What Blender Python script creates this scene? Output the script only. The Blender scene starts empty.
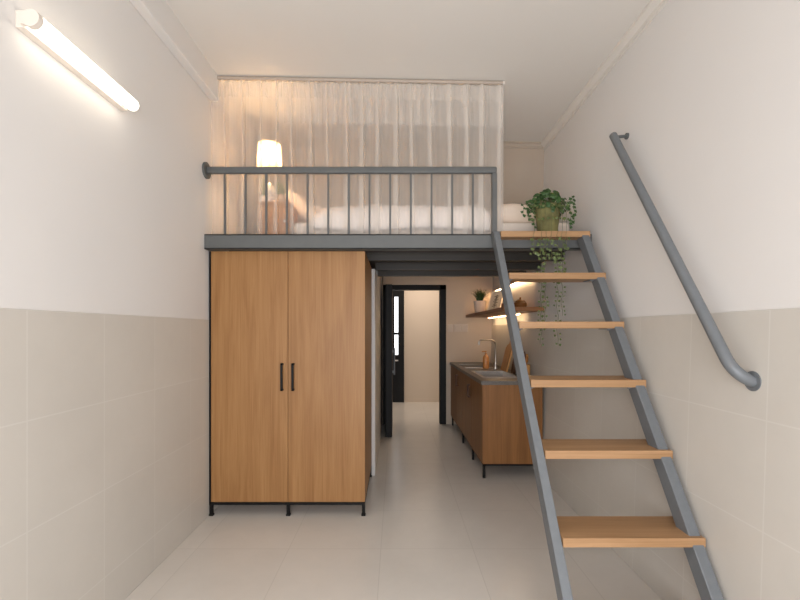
import bpy, bmesh, math, random
from mathutils import Vector, Matrix, noise as mnoise
random.seed(7)
U = 1.45                      # eye height in metres; the room is measured in eye heights
F = 430.0                     # focal length in pixels of an 800 px wide frame
def X(v): return v * U
def Z(v): return (v + 1) * U
def D(s): return F * U / s    # distance at which one eye height spans s pixels

C = bpy.context.scene.collection
sc = bpy.context.scene

# ------------------------------------------------------------------ materials
def lin(c):
    def f(v):
        v /= 255.0
        return v / 12.92 if v <= .04045 else ((v + .055) / 1.055) ** 2.4
    return (f(c[0]), f(c[1]), f(c[2]), 1)

def mat(name, rgb, rough=.5, metal=0, var=0.06, scale=6, bump=0, bscale=80, spec=.5):
    m = bpy.data.materials.new(name); m.use_nodes = True
    nt = m.node_tree; b = nt.nodes['Principled BSDF']
    b.inputs['Roughness'].default_value = rough
    b.inputs['Metallic'].default_value = metal
    b.inputs['Specular IOR Level'].default_value = spec
    tc = nt.nodes.new('ShaderNodeTexCoord')
    n = nt.nodes.new('ShaderNodeTexNoise'); n.inputs['Scale'].default_value = scale; n.inputs['Detail'].default_value = 4
    nt.links.new(tc.outputs['Object'], n.inputs['Vector'])
    r = nt.nodes.new('ShaderNodeValToRGB')
    c = lin(rgb)
    r.color_ramp.elements[0].position = .3; r.color_ramp.elements[1].position = .7
    r.color_ramp.elements[0].color = tuple(max(0, v * (1 - var)) for v in c[:3]) + (1,)
    r.color_ramp.elements[1].color = tuple(min(1, v * (1 + var)) for v in c[:3]) + (1,)
    nt.links.new(n.outputs['Fac'], r.inputs['Fac']); nt.links.new(r.outputs['Color'], b.inputs['Base Color'])
    if bump:
        n2 = nt.nodes.new('ShaderNodeTexNoise'); n2.inputs['Scale'].default_value = bscale
        nt.links.new(tc.outputs['Object'], n2.inputs['Vector'])
        bp = nt.nodes.new('ShaderNodeBump'); bp.inputs['Strength'].default_value = bump; bp.inputs['Distance'].default_value = .004
        nt.links.new(n2.outputs['Fac'], bp.inputs['Height']); nt.links.new(bp.outputs['Normal'], b.inputs['Normal'])
    return m

def wood(name, dark, light, axis='z', rough=.45):
    m = bpy.data.materials.new(name); m.use_nodes = True
    nt = m.node_tree; b = nt.nodes['Principled BSDF']; b.inputs['Roughness'].default_value = rough
    b.inputs['Specular IOR Level'].default_value = .35
    tc = nt.nodes.new('ShaderNodeTexCoord'); mp = nt.nodes.new('ShaderNodeMapping')
    sc3 = {'z': (16, 16, .9), 'x': (.9, 16, 16), 'y': (16, .9, 16)}[axis]
    mp.inputs['Scale'].default_value = sc3
    nt.links.new(tc.outputs['Object'], mp.inputs['Vector'])
    n = nt.nodes.new('ShaderNodeTexNoise'); n.inputs['Scale'].default_value = 1.0; n.inputs['Detail'].default_value = 6
    n.inputs['Roughness'].default_value = .6; n.inputs['Distortion'].default_value = .6
    nt.links.new(mp.outputs['Vector'], n.inputs['Vector'])
    mp2 = nt.nodes.new('ShaderNodeMapping'); mp2.inputs['Scale'].default_value = tuple(v * 9 if v > 2 else v * 3 for v in sc3)
    nt.links.new(tc.outputs['Object'], mp2.inputs['Vector'])
    n2 = nt.nodes.new('ShaderNodeTexNoise'); n2.inputs['Scale'].default_value = 1.0; n2.inputs['Detail'].default_value = 3
    nt.links.new(mp2.outputs['Vector'], n2.inputs['Vector'])
    mx = nt.nodes.new('ShaderNodeMix'); mx.data_type = 'FLOAT'; mx.inputs[0].default_value = .35
    nt.links.new(n.outputs['Fac'], mx.inputs[2]); nt.links.new(n2.outputs['Fac'], mx.inputs[3])
    r = nt.nodes.new('ShaderNodeValToRGB'); e = r.color_ramp.elements
    e[0].position = .32; e[1].position = .68; e[0].color = lin(dark); e[1].color = lin(light)
    nt.links.new(mx.outputs[0], r.inputs['Fac']); nt.links.new(r.outputs['Color'], b.inputs['Base Color'])
    return m

def tile(name, rgb, mortar, size, axes, off, rough, var=.05, mort=.0035):
    """square tiles; axes picks which object axes lie in the tiled plane"""
    m = bpy.data.materials.new(name); m.use_nodes = True
    nt = m.node_tree; b = nt.nodes['Principled BSDF']; b.inputs['Roughness'].default_value = rough
    tc = nt.nodes.new('ShaderNodeTexCoord'); sp = nt.nodes.new('ShaderNodeSeparateXYZ'); cb = nt.nodes.new('ShaderNodeCombineXYZ')
    nt.links.new(tc.outputs['Object'], sp.inputs[0])
    for i, a in enumerate(axes):
        ad = nt.nodes.new('ShaderNodeMath'); ad.operation = 'ADD'; ad.inputs[1].default_value = off[i]
        nt.links.new(sp.outputs['XYZ'.index(a)], ad.inputs[0]); nt.links.new(ad.outputs[0], cb.inputs[i])
    br = nt.nodes.new('ShaderNodeTexBrick'); br.offset = 0; br.squash = 1
    br.inputs['Scale'].default_value = 1; br.inputs['Brick Width'].default_value = size[0]; br.inputs['Row Height'].default_value = size[1]
    br.inputs['Mortar Size'].default_value = mort; br.inputs['Mortar Smooth'].default_value = .3; br.inputs['Bias'].default_value = 0
    c = lin(rgb)
    br.inputs['Color1'].default_value = tuple(v * .985 for v in c[:3]) + (1,)
    br.inputs['Color2'].default_value = tuple(v * 1.015 for v in c[:3]) + (1,)
    br.inputs['Mortar'].default_value = lin(mortar)
    nt.links.new(cb.outputs[0], br.inputs['Vector'])
    n = nt.nodes.new('ShaderNodeTexNoise'); n.inputs['Scale'].default_value = 2.2; n.inputs['Detail'].default_value = 7; n.inputs['Roughness'].default_value = .65
    nt.links.new(tc.outputs['Object'], n.inputs['Vector'])
    r = nt.nodes.new('ShaderNodeValToRGB')
    r.color_ramp.elements[0].position = .3; r.color_ramp.elements[1].position = .7
    r.color_ramp.elements[0].color = (1 - var,) * 3 + (1,); r.color_ramp.elements[1].color = (1 + var * .3,) * 3 + (1,)
    nt.links.new(n.outputs['Fac'], r.inputs['Fac'])
    mx = nt.nodes.new('ShaderNodeMix'); mx.data_type = 'RGBA'; mx.blend_type = 'MULTIPLY'; mx.inputs[0].default_value = 1
    nt.links.new(br.outputs['Color'], mx.inputs[6]); nt.links.new(r.outputs['Color'], mx.inputs[7])
    nt.links.new(mx.outputs[2], b.inputs['Base Color'])
    return m

def emit(name, rgb, strength):
    m = bpy.data.materials.new(name); m.use_nodes = True
    nt = m.node_tree; b = nt.nodes['Principled BSDF']
    b.inputs['Base Color'].default_value = (.9, .9, .9, 1)
    b.inputs['Emission Color'].default_value = lin(rgb); b.inputs['Emission Strength'].default_value = strength
    return m

def sheer(name, rgb, opacity):
    m = bpy.data.materials.new(name); m.use_nodes = True
    nt = m.node_tree; nt.nodes.remove(nt.nodes['Principled BSDF']); out = nt.nodes['Material Output']
    tr = nt.nodes.new('ShaderNodeBsdfTransparent')
    di = nt.nodes.new('ShaderNodeBsdfDiffuse'); di.inputs['Color'].default_value = lin(rgb)
    tl = nt.nodes.new('ShaderNodeBsdfTranslucent'); tl.inputs['Color'].default_value = lin(rgb)
    a = nt.nodes.new('ShaderNodeMixShader'); a.inputs[0].default_value = .5
    nt.links.new(di.outputs[0], a.inputs[1]); nt.links.new(tl.outputs[0], a.inputs[2])
    tc = nt.nodes.new('ShaderNodeTexCoord'); mp = nt.nodes.new('ShaderNodeMapping'); mp.inputs['Scale'].default_value = (60, 60, .8)
    nt.links.new(tc.outputs['Object'], mp.inputs['Vector'])
    n = nt.nodes.new('ShaderNodeTexNoise'); n.inputs['Scale'].default_value = 1
    nt.links.new(mp.outputs['Vector'], n.inputs['Vector'])
    mr = nt.nodes.new('ShaderNodeMapRange'); mr.inputs['To Min'].default_value = max(0, opacity - .025); mr.inputs['To Max'].default_value = min(1, opacity + .025)
    nt.links.new(n.outputs['Fac'], mr.inputs['Value'])
    b = nt.nodes.new('ShaderNodeMixShader'); nt.links.new(mr.outputs[0], b.inputs[0])
    nt.links.new(tr.outputs[0], b.inputs[1]); nt.links.new(a.outputs[0], b.inputs[2])
    nt.links.new(b.outputs[0], out.inputs['Surface'])
    return m

M = dict(
    plaster=mat('white_plaster', (220, 217, 213), .85, var=.012, scale=1.6, bump=.05, bscale=60),
    ceiling=mat('ceiling_plaster', (220, 216, 209), .9, var=.01, scale=1.2),
    trimw=mat('painted_trim', (220, 215, 207), .6, var=.01),
    tile_side=tile('dado_tile_side', (202, 197, 188), (208, 204, 196), (.45, .44), 'YZ', (.10, .23), .38),
    tile_front=tile('dado_tile_front', (202, 197, 188), (208, 204, 196), (.44, .44), 'XZ', (.1, .23), .38),
    floor=tile('floor_tile', (216, 211, 203), (205, 200, 192), (.61, .61), 'XY', (.71, -2.85 + .61 * 8), .24, var=.06, mort=.003),
    steel=mat('grey_painted_steel', (106, 110, 113), .42, metal=.0, var=.05, scale=30, spec=.5),
    steel_beam=mat('grey_painted_beam', (90, 92, 91), .5, var=.05, scale=12),
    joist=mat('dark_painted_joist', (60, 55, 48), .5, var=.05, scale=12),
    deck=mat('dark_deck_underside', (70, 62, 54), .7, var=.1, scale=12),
    black=mat('black_metal', (18, 16, 15), .5, var=.1, scale=20, spec=.2),
    rodm=mat('beige_metal', (176, 162, 148), .45, var=.03),
    taupe=mat('taupe_plaster', (178, 164, 148), .85, var=.012, scale=1.6),
    beige=mat('beige_plaster', (206, 190, 171), .85, var=.012, scale=1.6),
    black_door=mat('black_door_paint', (15, 14, 13), .5, var=.1, scale=6, spec=.2),
    wood_v=wood('oak_vertical', (134, 92, 50), (164, 122, 76), 'z'),
    wood_k=wood('oak_cabinet', (112, 72, 33), (142, 97, 52), 'z'),
    wood_x=wood('oak_tread', (146, 110, 74), (182, 144, 106), 'x'),
    wood_y=wood('oak_shelf', (124, 80, 48), (160, 108, 66), 'y'),
    wood_n=wood('honey_nightstand', (150, 90, 36), (184, 122, 58), 'x'),
    board_l=wood('light_board', (176, 120, 64), (208, 156, 96), 'z'),
    board_d=wood('dark_board', (66, 36, 20), (96, 58, 34), 'z'),
    walnut=wood('bowl_wood', (134, 82, 36), (170, 112, 54), 'x'),
    stone=mat('dark_grey_worktop', (92, 86, 80), .35, var=.15, scale=60),
    inox=mat('brushed_steel', (190, 184, 176), .28, metal=1, var=.04, scale=40),
    linen=mat('white_linen', (232, 222, 214), .9, var=.02, scale=3, bump=.25, bscale=18),
    pillow=mat('cream_pillow', (230, 212, 194), .9, var=.03, scale=4, bump=.25, bscale=14),
    mattress=mat('mattress_fabric', (222, 208, 194), .9, var=.03, scale=5),
    ceramic=mat('white_ceramic', (232, 222, 210), .35, var=.01),
    moss=mat('mossy_pot', (112, 108, 66), .85, var=.45, scale=11, bump=.4, bscale=40),
    soil=mat('potting_soil', (52, 38, 26), .95, var=.3, scale=40),
    leaf=mat('ivy_leaf', (48, 78, 32), .5, var=.3, scale=25),
    leaf_y=mat('vine_leaf', (86, 100, 54), .5, var=.3, scale=25),
    stem=mat('vine_stem', (96, 96, 58), .6, var=.2, scale=30),
    grass=mat('grass_leaf', (62, 98, 30), .5, var=.3, scale=30),
    dgrass=mat('dark_grass_leaf', (50, 74, 34), .5, var=.3, scale=30),
    amber=mat('amber_bottle', (206, 142, 84), .3, var=.15, scale=30),
    paper=mat('print_paper', (226, 218, 204), .7, var=.02, scale=12),
    ink=mat('print_ink', (120, 116, 104), .8, var=.3, scale=40),
    plate=mat('cream_plate', (212, 198, 182), .5, var=.01),
    plastic=mat('white_plastic', (226, 216, 204), .4, var=.01),
    hob=mat('black_glass', (14, 13, 13), .3, var=.05, scale=10),
    glassy=mat('smoked_glass', (70, 62, 54), .1, var=.05, scale=10),
    shade_out=None,
    tube=emit('tube_diffuser', (255, 244, 226), 4.2),
    led=emit('led_strip', (255, 212, 160), 22),
    daylight=emit('daylit_pane', (246, 250, 255), 1.6),
    sheer=sheer('sheer_voile', (254, 250, 244), .29),
    sheer2=sheer('sheer_header', (252, 248, 242), .22),
)
def shade_material():
    m = bpy.data.materials.new('lit_lamp_shade'); m.use_nodes = True
    nt = m.node_tree; nt.nodes.remove(nt.nodes['Principled BSDF']); out = nt.nodes['Material Output']
    di = nt.nodes.new('ShaderNodeBsdfDiffuse'); di.inputs['Color'].default_value = lin((250, 236, 214))
    tl = nt.nodes.new('ShaderNodeBsdfTranslucent'); tl.inputs['Color'].default_value = lin((255, 240, 214))
    a = nt.nodes.new('ShaderNodeMixShader'); a.inputs[0].default_value = .62
    nt.links.new(di.outputs[0], a.inputs[1]); nt.links.new(tl.outputs[0], a.inputs[2]); nt.links.new(a.outputs[0], out.inputs['Surface'])
    return m
M['shade'] = shade_material()

# ------------------------------------------------------------------ mesh helpers
def NB(): return bmesh.new()
def box(bm, x0, x1, y0, y1, z0, z1, rot=None, bev=0):
    v = [bm.verts.new((x, y, z)) for x in (x0, x1) for y in (y0, y1) for z in (z0, z1)]
    for f in ((0, 1, 3, 2), (4, 6, 7, 5), (0, 4, 5, 1), (2, 3, 7, 6), (0, 2, 6, 4), (1, 5, 7, 3)):
        bm.faces.new([v[i] for i in f])
    if rot is not None: bmesh.ops.transform(bm, matrix=rot, verts=v)
    return v
def hexa(bm, pts):
    """8 points ordered like box(): x0y0z0 x0y0z1 x0y1z0 x0y1z1 x1..."""
    v = [bm.verts.new(p) for p in pts]
    for f in ((0, 1, 3, 2), (4, 6, 7, 5), (0, 4, 5, 1), (2, 3, 7, 6), (0, 2, 6, 4), (1, 5, 7, 3)):
        bm.faces.new([v[i] for i in f])
    return v
def prism_y(bm, prof, y0, y1):
    a = [bm.verts.new((p[0], y0, p[1])) for p in prof]; b = [bm.verts.new((p[0], y1, p[1])) for p in prof]
    n = len(prof)
    for i in range(n): bm.faces.new((a[i], a[(i + 1) % n], b[(i + 1) % n], b[i]))
    bm.faces.new(a[::-1]); bm.faces.new(b)
def prism_x(bm, prof, x0, x1):
    a = [bm.verts.new((x0, p[0], p[1])) for p in prof]; b = [bm.verts.new((x1, p[0], p[1])) for p in prof]
    n = len(prof)
    for i in range(n): bm.faces.new((a[i], a[(i + 1) % n], b[(i + 1) % n], b[i]))
    bm.faces.new(a[::-1]); bm.faces.new(b)
def tube(bm, pts, r, seg=12, cap=True):
    pts = [Vector(p) for p in pts]; rs = r if isinstance(r, (list, tuple)) else [r] * len(pts)
    rings = []; up = None
    for i, p in enumerate(pts):
        t = (pts[min(i + 1, len(pts) - 1)] - pts[max(i - 1, 0)]).normalized()
        if up is None:
            up = Vector((0, 0, 1)) if abs(t.z) < .9 else Vector((0, 1, 0))
        s = t.cross(up).normalized(); u = s.cross(t).normalized(); up = u
        rings.append([bm.verts.new(p + (s * math.cos(2 * math.pi * k / seg) + u * math.sin(2 * math.pi * k / seg)) * rs[i]) for k in range(seg)])
    for a, b in zip(rings, rings[1:]):
        for k in range(seg): bm.faces.new((a[k], a[(k + 1) % seg], b[(k + 1) % seg], b[k]))
    if cap and seg > 2:
        bm.faces.new(rings[0][::-1]); bm.faces.new(rings[-1])
def lathe(bm, prof, c, seg=28, lobes=0, amp=0):
    rings = []
    for r, z in prof:
        rings.append([bm.verts.new((c[0] + max(r, 1e-4) * (1 + amp * abs(math.cos(lobes * math.pi * k / seg)) if lobes else 1) * math.cos(2 * math.pi * k / seg),
                                    c[1] + max(r, 1e-4) * (1 + amp * abs(math.cos(lobes * math.pi * k / seg)) if lobes else 1) * math.sin(2 * math.pi * k / seg), c[2] + z)) for k in range(seg)])
    for a, b in zip(rings, rings[1:]):
        for k in range(seg): bm.faces.new((a[k], a[(k + 1) % seg], b[(k + 1) % seg], b[k]))
    bm.faces.new(rings[0][::-1]); bm.faces.new(rings[-1])
def wloc(o):
    v = Vector((0, 0, 0))
    while o is not None: v += o.location; o = o.parent
    return v
def obj(name, bm, m, parent=None, bevel=0, smooth=False, origin=None, seg=2, label=None):
    bmesh.ops.recalc_face_normals(bm, faces=bm.faces)
    off = Vector(origin) if origin is not None else Vector((0, 0, 0))
    base = wloc(parent) if parent else Vector((0, 0, 0))
    bmesh.ops.translate(bm, vec=-(off if origin is not None else base), verts=bm.verts)
    me = bpy.data.meshes.new(name); bm.to_mesh(me); bm.free()
    o = bpy.data.objects.new(name, me); C.objects.link(o)
    if origin is not None: o.location = off - base
    if parent: o.parent = parent
    me.materials.append(m)
    if smooth:
        for p in me.polygons: p.use_smooth = True
        try: me.set_sharp_from_angle(angle=math.radians(40))
        except Exception: pass
    if bevel:
        b = o.modifiers.new('bevel', 'BEVEL'); b.width = bevel; b.segments = seg; b.limit_method = 'ANGLE'
    if label: o['label'] = label
    return o
def thing(name, label, cat, loc, group=None):
    o = bpy.data.objects.new(name, None); C.objects.link(o); o.location = loc; o.empty_display_size = .1
    return tag(o, label, cat, group)
def tag(o, label, cat, group=None):
    o['label'] = label; o['category'] = cat
    if group: o['group'] = group
    return o
def struct(name, bm, m, parent=None, **k):
    o = obj(name, bm, m, parent, **k)
    if parent is None: o['kind'] = 'structure'
    return o

# ------------------------------------------------------------------ the setting
WL = X(-1.01)
def wr(zm): return X(.990 + (zm / U) * .075 / 2.30)       # right wall leans out a touch as it rises
def ceil(xm): return Z(1.376 - (xm / U + 1.01) * .036 / 2.05)
DADO = Z(.056)
Y0 = -1.15; YL = D(139.5); YD = D(94); YF = D(72)
PX = X(-.146)                                             # face of the partition beside the passage

b = NB(); box(b, -2.2, 2.2, Y0 - .1, YF + .1, -.1, 0); struct('floor', b, M['floor'])
b = NB()
hexa(b, [(x, y, ceil(x) + t) for x in (WL - .1, X(1.12)) for y in (Y0, YL + .1) for t in (0, .12)])
struct('ceiling', b, M['ceiling'])
# left wall with its tiled dado
b = NB(); box(b, WL - .12, WL, Y0, YL + .1, 0, Z(1.42)); wl = struct('wall_left', b, M['plaster'])
b = NB(); box(b, WL - .02, WL + .006, Y0 + .01, D(145), 0, DADO); obj('tile_dado', b, M['tile_side'], wl, bevel=.003)
# right wall
top = Z(1.36)
b = NB(); prism_y(b, [(wr(0), 0), (wr(top), top), (wr(top) + .15, top), (wr(0) + .15, 0)], Y0, YD + .1); wrt = struct('wall_right', b, M['plaster'])
b = NB(); prism_y(b, [(wr(0) - .006, 0), (wr(DADO) - .006, DADO), (wr(DADO) + .02, DADO), (wr(0) + .02, 0)], Y0 + .01, YD); obj('tile_dado', b, M['tile_side'], wrt, bevel=.003)
# upper wall behind the bed
b = NB(); box(b, WL, X(1.14), YL, YL + .1, Z(.49), Z(1.42)); struct('wall_loft', b, M['taupe'])
# partition mass behind the wardrobe, with dado on its passage side
b = NB(); box(b, WL, PX, D(145.6), YD + .1, 0, Z(.42)); wp = struct('wall_passage', b, M['plaster'])
b = NB(); box(b, PX - .02, PX + .005, D(145.2), YD, 0, DADO); obj('tile_dado', b, M['tile_side'], wp, bevel=.002)
b = NB(); box(b, WL, PX, D(126) + .02, YD + .1, Z(.42), Z(.62)); struct('wall_bulkhead', b, M['plaster'])
# door wall
jx0, jx1 = X(-.138), X(.532); dz = Z(.479)
b = NB(); box(b, jx1, X(1.03), YD, YD + .1, 0, Z(.62)); box(b, jx0 - .02, jx1, YD, YD + .1, dz, Z(.62)); box(b, jx0 - .3, jx0, YD, YD + .1, 0, Z(.62))
struct('wall_back', b, M['beige'])
b = NB(); box(b, WL, X(1.03), YL + .1, YD + .1, Z(.62), Z(.67)); struct('ceiling_kitchen', b, M['ceiling'])
# wall behind the camera with a large window
b = NB()
box(b, WL, -1.15, Y0 - .1, Y0, 0, Z(1.42)); box(b, 1.15, X(1.12), Y0 - .1, Y0, 0, Z(1.42))
box(b, -1.15, 1.15, Y0 - .1, Y0, 0, .25); box(b, -1.15, 1.15, Y0 - .1, Y0, 2.35, Z(1.42))
struct('wall_front', b, M['plaster'])
b = NB()
for a in (-1.15, -.03, 1.09): box(b, a, a + .06, Y0 - .09, Y0 - .02, .25, 2.35)
for a in (.25, 2.29): box(b, -1.15, 1.15, Y0 - .09, Y0 - .02, a, a + .06)
struct('window_1', b, M['trimw'])
# room beyond the door
b = NB(); box(b, -1.2, 1.9, YF, YF + .1, 0, 2.9); struct('wall_entry', b, M['beige'])
b = NB(); box(b, -1.2, -1.1, YD + .1, YF, 0, 2.9); box(b, 1.8, 1.9, YD + .1, YF, 0, 2.9); struct('wall_entry_side', b, M['plaster'])
b = NB(); box(b, -1.2, 1.9, YD + .1, YF + .1, 2.85, 2.95); struct('ceiling_entry', b, M['ceiling'])
b = NB(); box(b, X(.11), 1.8, YF - .012, YF, 0, .07); struct('baseboard_entry', b, M['beige'])
# crown moulding (right wall and back of the loft) and boxed duct on the left
cz = ceil(wr(top)); cx = wr(cz)
prof = [(cx + .02, cz + .02), (cx - .045, cz + .005), (cx - .045, cz - .02), (cx - .016, cz - .046), (cx - .016, cz - .078), (cx + .02, cz - .078)]
b = NB(); prism_y(b, prof, Y0, YL); struct('trim_1', b, M['trimw'])
b = NB()
pr = [(YL + .01, .03), (YL - .03, .01), (YL - .03, -.012), (YL - .018, -.018), (YL - .014, -.04), (YL - .007, -.045), (YL - .007, -.06), (YL + .01, -.06)]
a1 = [b.verts.new((WL, p[0], ceil(WL) + p[1])) for p in pr]; a2 = [b.verts.new((cx, p[0], cz + p[1])) for p in pr]
for i in range(len(pr)): b.faces.new((a1[i], a1[(i + 1) % len(pr)], a2[(i + 1) % len(pr)], a2[i]))
b.faces.new(a1); b.faces.new(a2[::-1]); struct('trim_2', b, M['taupe'])
b = NB(); box(b, WL, X(-.965), Y0, YL, Z(1.245), Z(1.42)); struct('trim_3', b, M['plaster'], bevel=.006)

# door from the passage: black frame and a leaf standing open towards us
b = NB(); jw = X(.066)
box(b, jx0, jx0 + jw, YD - .02, YD + .12, 0, dz); box(b, jx1 - jw, jx1, YD - .02, YD + .12, 0, dz); box(b, jx0, jx1, YD - .02, YD + .12, dz - X(.052), dz)
d1 = struct('door_1', b, M['black_door'], bevel=.004)
b = NB(); box(b, X(-.098), X(-.036), D(108), YD - .03, .012, dz - X(.056)); lf = obj('door_leaf', b, M['black_door'], d1, bevel=.004)
b = NB(); hx = X(-.036) + .03
tube(b, [(hx, D(107), Z(-.42)), (hx, D(107), Z(-.17))], .011); box(b, X(-.036) - .002, hx, D(107) - .01, D(107) + .01, Z(-.40), Z(-.38)); box(b, X(-.036) - .002, hx, D(107) - .01, D(107) + .01, Z(-.21), Z(-.19))
obj('pull_handle', b, M['steel'], lf, smooth=True)
# glazed entry door in the far wall
ex0, ex1, et = X(-.33), X(.112), Z(.575)
b = NB(); px0, px1 = X(-.022), X(.032); pt, pm0, pm1, pb = Z(.46), Z(-.035), Z(-.065), Z(-.345)
box(b, ex0, px0, YF - .05, YF - .002, 0, et); box(b, px1, ex1, YF - .05, YF - .002, 0, et)
box(b, px0, px1, YF - .05, YF - .002, pt, et); box(b, px0, px1, YF - .05, YF - .002, pm1, pm0); box(b, px0, px1, YF - .05, YF - .002, 0, pb)
d2 = struct('door_2', b, M['black_door'])
b = NB(); box(b, px0 - .01, px1 + .01, YF - .02, YF - .008, pm0, pt + .01); obj('glass_pane', b, M['daylight'], d2)
b = NB(); box(b, px0 - .01, px1 + .01, YF - .02, YF - .008, pb - .01, pm1); obj('glass_pane', b, M['daylight'], d2)
b = NB(); tube(b, [(X(-.03), YF - .09, Z(-.42)), (X(.03), YF - .09, Z(-.42))], .013); tube(b, [(X(-.025), YF - .09, Z(-.42)), (X(-.025), YF - .045, Z(-.42))], .012); obj('lever_handle', b, M['inox'], d2, smooth=True)

# light switch plates on the back wall
for i, (x0, x1, lab) in enumerate(((454, 468, 'wide white switch plate on the back wall between door and shelf'), (447.6, 452.8, 'narrow white switch plate beside the right jamb of the black door'))):
    xa, xb = X((x0 - 396) / 94), X((x1 - 396) / 94)
    t = thing('light_switch', lab, 'light switch', ((xa + xb) / 2, YD, Z(-.02)), 'switch plates on the back wall')
    b = NB(); box(b, xa, xb, YD - .012, YD, Z(-.02), Z(.062)); obj('plate', b, M['plate'], t, bevel=.003)
    n = 2 if i == 0 else 1
    for k in range(n):
        w = (xb - xa - .02) / n; b = NB(); box(b, xa + .01 + w * k + .004, xa + .01 + w * (k + 1) - .004, YD - .018, YD - .011, Z(-.008), Z(.05)); obj('rocker', b, M['plate'], t, bevel=.002)

# ------------------------------------------------------------------ loft platform
bt, bb = Z(.505), Z(.426); by = D(190)
t = thing('loft_platform', 'grey steel mezzanine platform with dark joists underneath', 'loft platform', (0, by, bb))
bxr = wr(bt) - .012
b = NB(); box(b, WL, bxr, by, by + .012, bb, bt); box(b, WL, bxr, by, by + .07, bt - .012, bt); box(b, WL, bxr, by, by + .07, bb, bb + .012); box(b, WL + .01, bxr - .01, by + .012, by + .03, bb + .012, bt - .012)
obj('front_beam', b, M['steel_beam'], t, bevel=.003)
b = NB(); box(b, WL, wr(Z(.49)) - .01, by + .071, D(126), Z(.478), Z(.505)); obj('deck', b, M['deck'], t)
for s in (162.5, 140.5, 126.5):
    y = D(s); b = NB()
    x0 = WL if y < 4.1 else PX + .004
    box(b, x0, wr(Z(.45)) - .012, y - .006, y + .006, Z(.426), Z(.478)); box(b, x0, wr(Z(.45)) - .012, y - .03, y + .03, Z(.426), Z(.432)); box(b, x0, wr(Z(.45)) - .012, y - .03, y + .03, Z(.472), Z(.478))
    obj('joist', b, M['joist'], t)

# guard rail on the platform edge
ry = by + .024; sr = F * U / ry
def rx(px): return X((px - 396) / sr)
t = thing('guard_rail', 'grey steel guard rail with thin balusters along the loft edge', 'railing', (0, ry, bt))
zt = Z((330 - 170.5) / sr); rh = .026
b = NB(); box(b, WL + .012, rx(496.5), ry - .020, ry + .020, zt - rh, zt + rh); obj('top_rail', b, M['steel_beam'], t, bevel=.012, seg=3)
b = NB(); tube(b, [(WL, ry, zt), (WL + .016, ry, zt)], .062, 24); obj('wall_flange', b, M['steel_beam'], t, smooth=True)
for k in range(13):
    x = rx(225 + 20.65 * k); b = NB(); box(b, x - .0072, x + .0072, ry - .0072, ry + .0072, bt, zt - rh + .002); obj('baluster', b, M['steel_beam'], t)
b = NB(); box(b, rx(491.8), rx(496.6), ry - .022, ry + .022, bt, zt - rh + .001); box(b, rx(491.8) - .012, rx(496.6) + .012, ry - .024, ry + .024, bt, bt + .008); obj('post', b, M['steel_beam'], t, bevel=.003)

# ------------------------------------------------------------------ stair
def trd(n): return Z(-.664 + .2335 * n), (1.37 + .163 * n) * U     # top height, front distance
t = thing('loft_stair', 'steep open stair with oak treads between grey steel stringers', 'stair', (X(.75), trd(0)[1], 0))
sl = .2335 / .163
for x0, x1 in ((X(.500), X(.531)), (X(.945), X(.982))):
    f0 = trd(0)[1] + .022; z0 = trd(0)[0]; w = X(.068)
    yb = f0 - z0 / sl
    ye = by - .004
    zf = z0 + (ye - f0) * sl
    prof = [(yb, 0), (yb + w, 0), (ye, z0 + (ye - w - f0) * sl), (ye, min(zf, bt)), (f0 + (bt - z0) / sl, bt)] if zf > bt else [(yb, 0), (yb + w, 0), (ye, z0 + (ye - w - f0) * sl), (ye, zf)]
    b = NB(); prism_x(b, prof, x0, x1); obj('stringer', b, M['steel'], t, bevel=.004)
for n in range(-1, 6):
    z, y = trd(n)
    b = NB()
    box(b, X(.533), X(.988), y, y + X(.165 if n < 4 else .147 if n < 5 else .167), z - .043, z); obj('tread', b, M['wood_x'], t, bevel=.003)
    for x in (X(.533), X(.945)):
        b = NB()
        xa = x if x < X(.6) else x - .03
        box(b, xa, xa + .03, y + .03, y + .15, z - .049, z - .0432)
        tube(b, [(xa + .015, y + .05, z - .056), (xa + .015, y + .05, z - .048)], .008, 6)
        if n < 5: obj('bracket', b, M['steel'], t)
        else: b.free()

# wall handrail
t = thing('wall_handrail', 'sloping grey tubular handrail fixed to the right wall', 'handrail', (wr(Z(.3)), D(300), Z(-.15)))
hx = X(.957)
pl = Vector((hx, D(353.5), Z(-.126))); ph = Vector((X(.992), D(219), Z(.888)))
dr = (ph - pl).normalized()
wl_x = wr(pl.z)
fl = Vector((wl_x, pl.y + .006, pl.z - .028))
pts = [fl + Vector((-.004, 0, 0)), fl + Vector((-.012, 0, 0))]
c0 = fl + Vector((-.012, 0, 0)); c1 = pl; c2 = pl + dr * .085
for k in range(1, 12):
    a = k / 12; pts.append(c0 * (1 - a) ** 2 + c1 * 2 * a * (1 - a) + c2 * a * a)
pts += [c2, ph]
b = NB(); tube(b, pts, .0245, 18); obj('tube', b, M['steel'], t, smooth=True)
b = NB(); tube(b, [(wl_x, fl.y, fl.z), (wl_x - .012, fl.y, fl.z)], .041, 24); obj('wall_flange', b, M['steel'], t, smooth=True)
pb_ = ph - dr * .03
b = NB(); tube(b, [pb_ + Vector((.01, 0, .006)), (wr(pb_.z) - .012, pb_.y, pb_.z + .012)], .010, 10); tube(b, [(wr(pb_.z) - .012, pb_.y, pb_.z + .012), (wr(pb_.z) + .002, pb_.y, pb_.z + .012)], .02, 16); obj('wall_bracket', b, M['steel_beam'], t, smooth=True)

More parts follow.
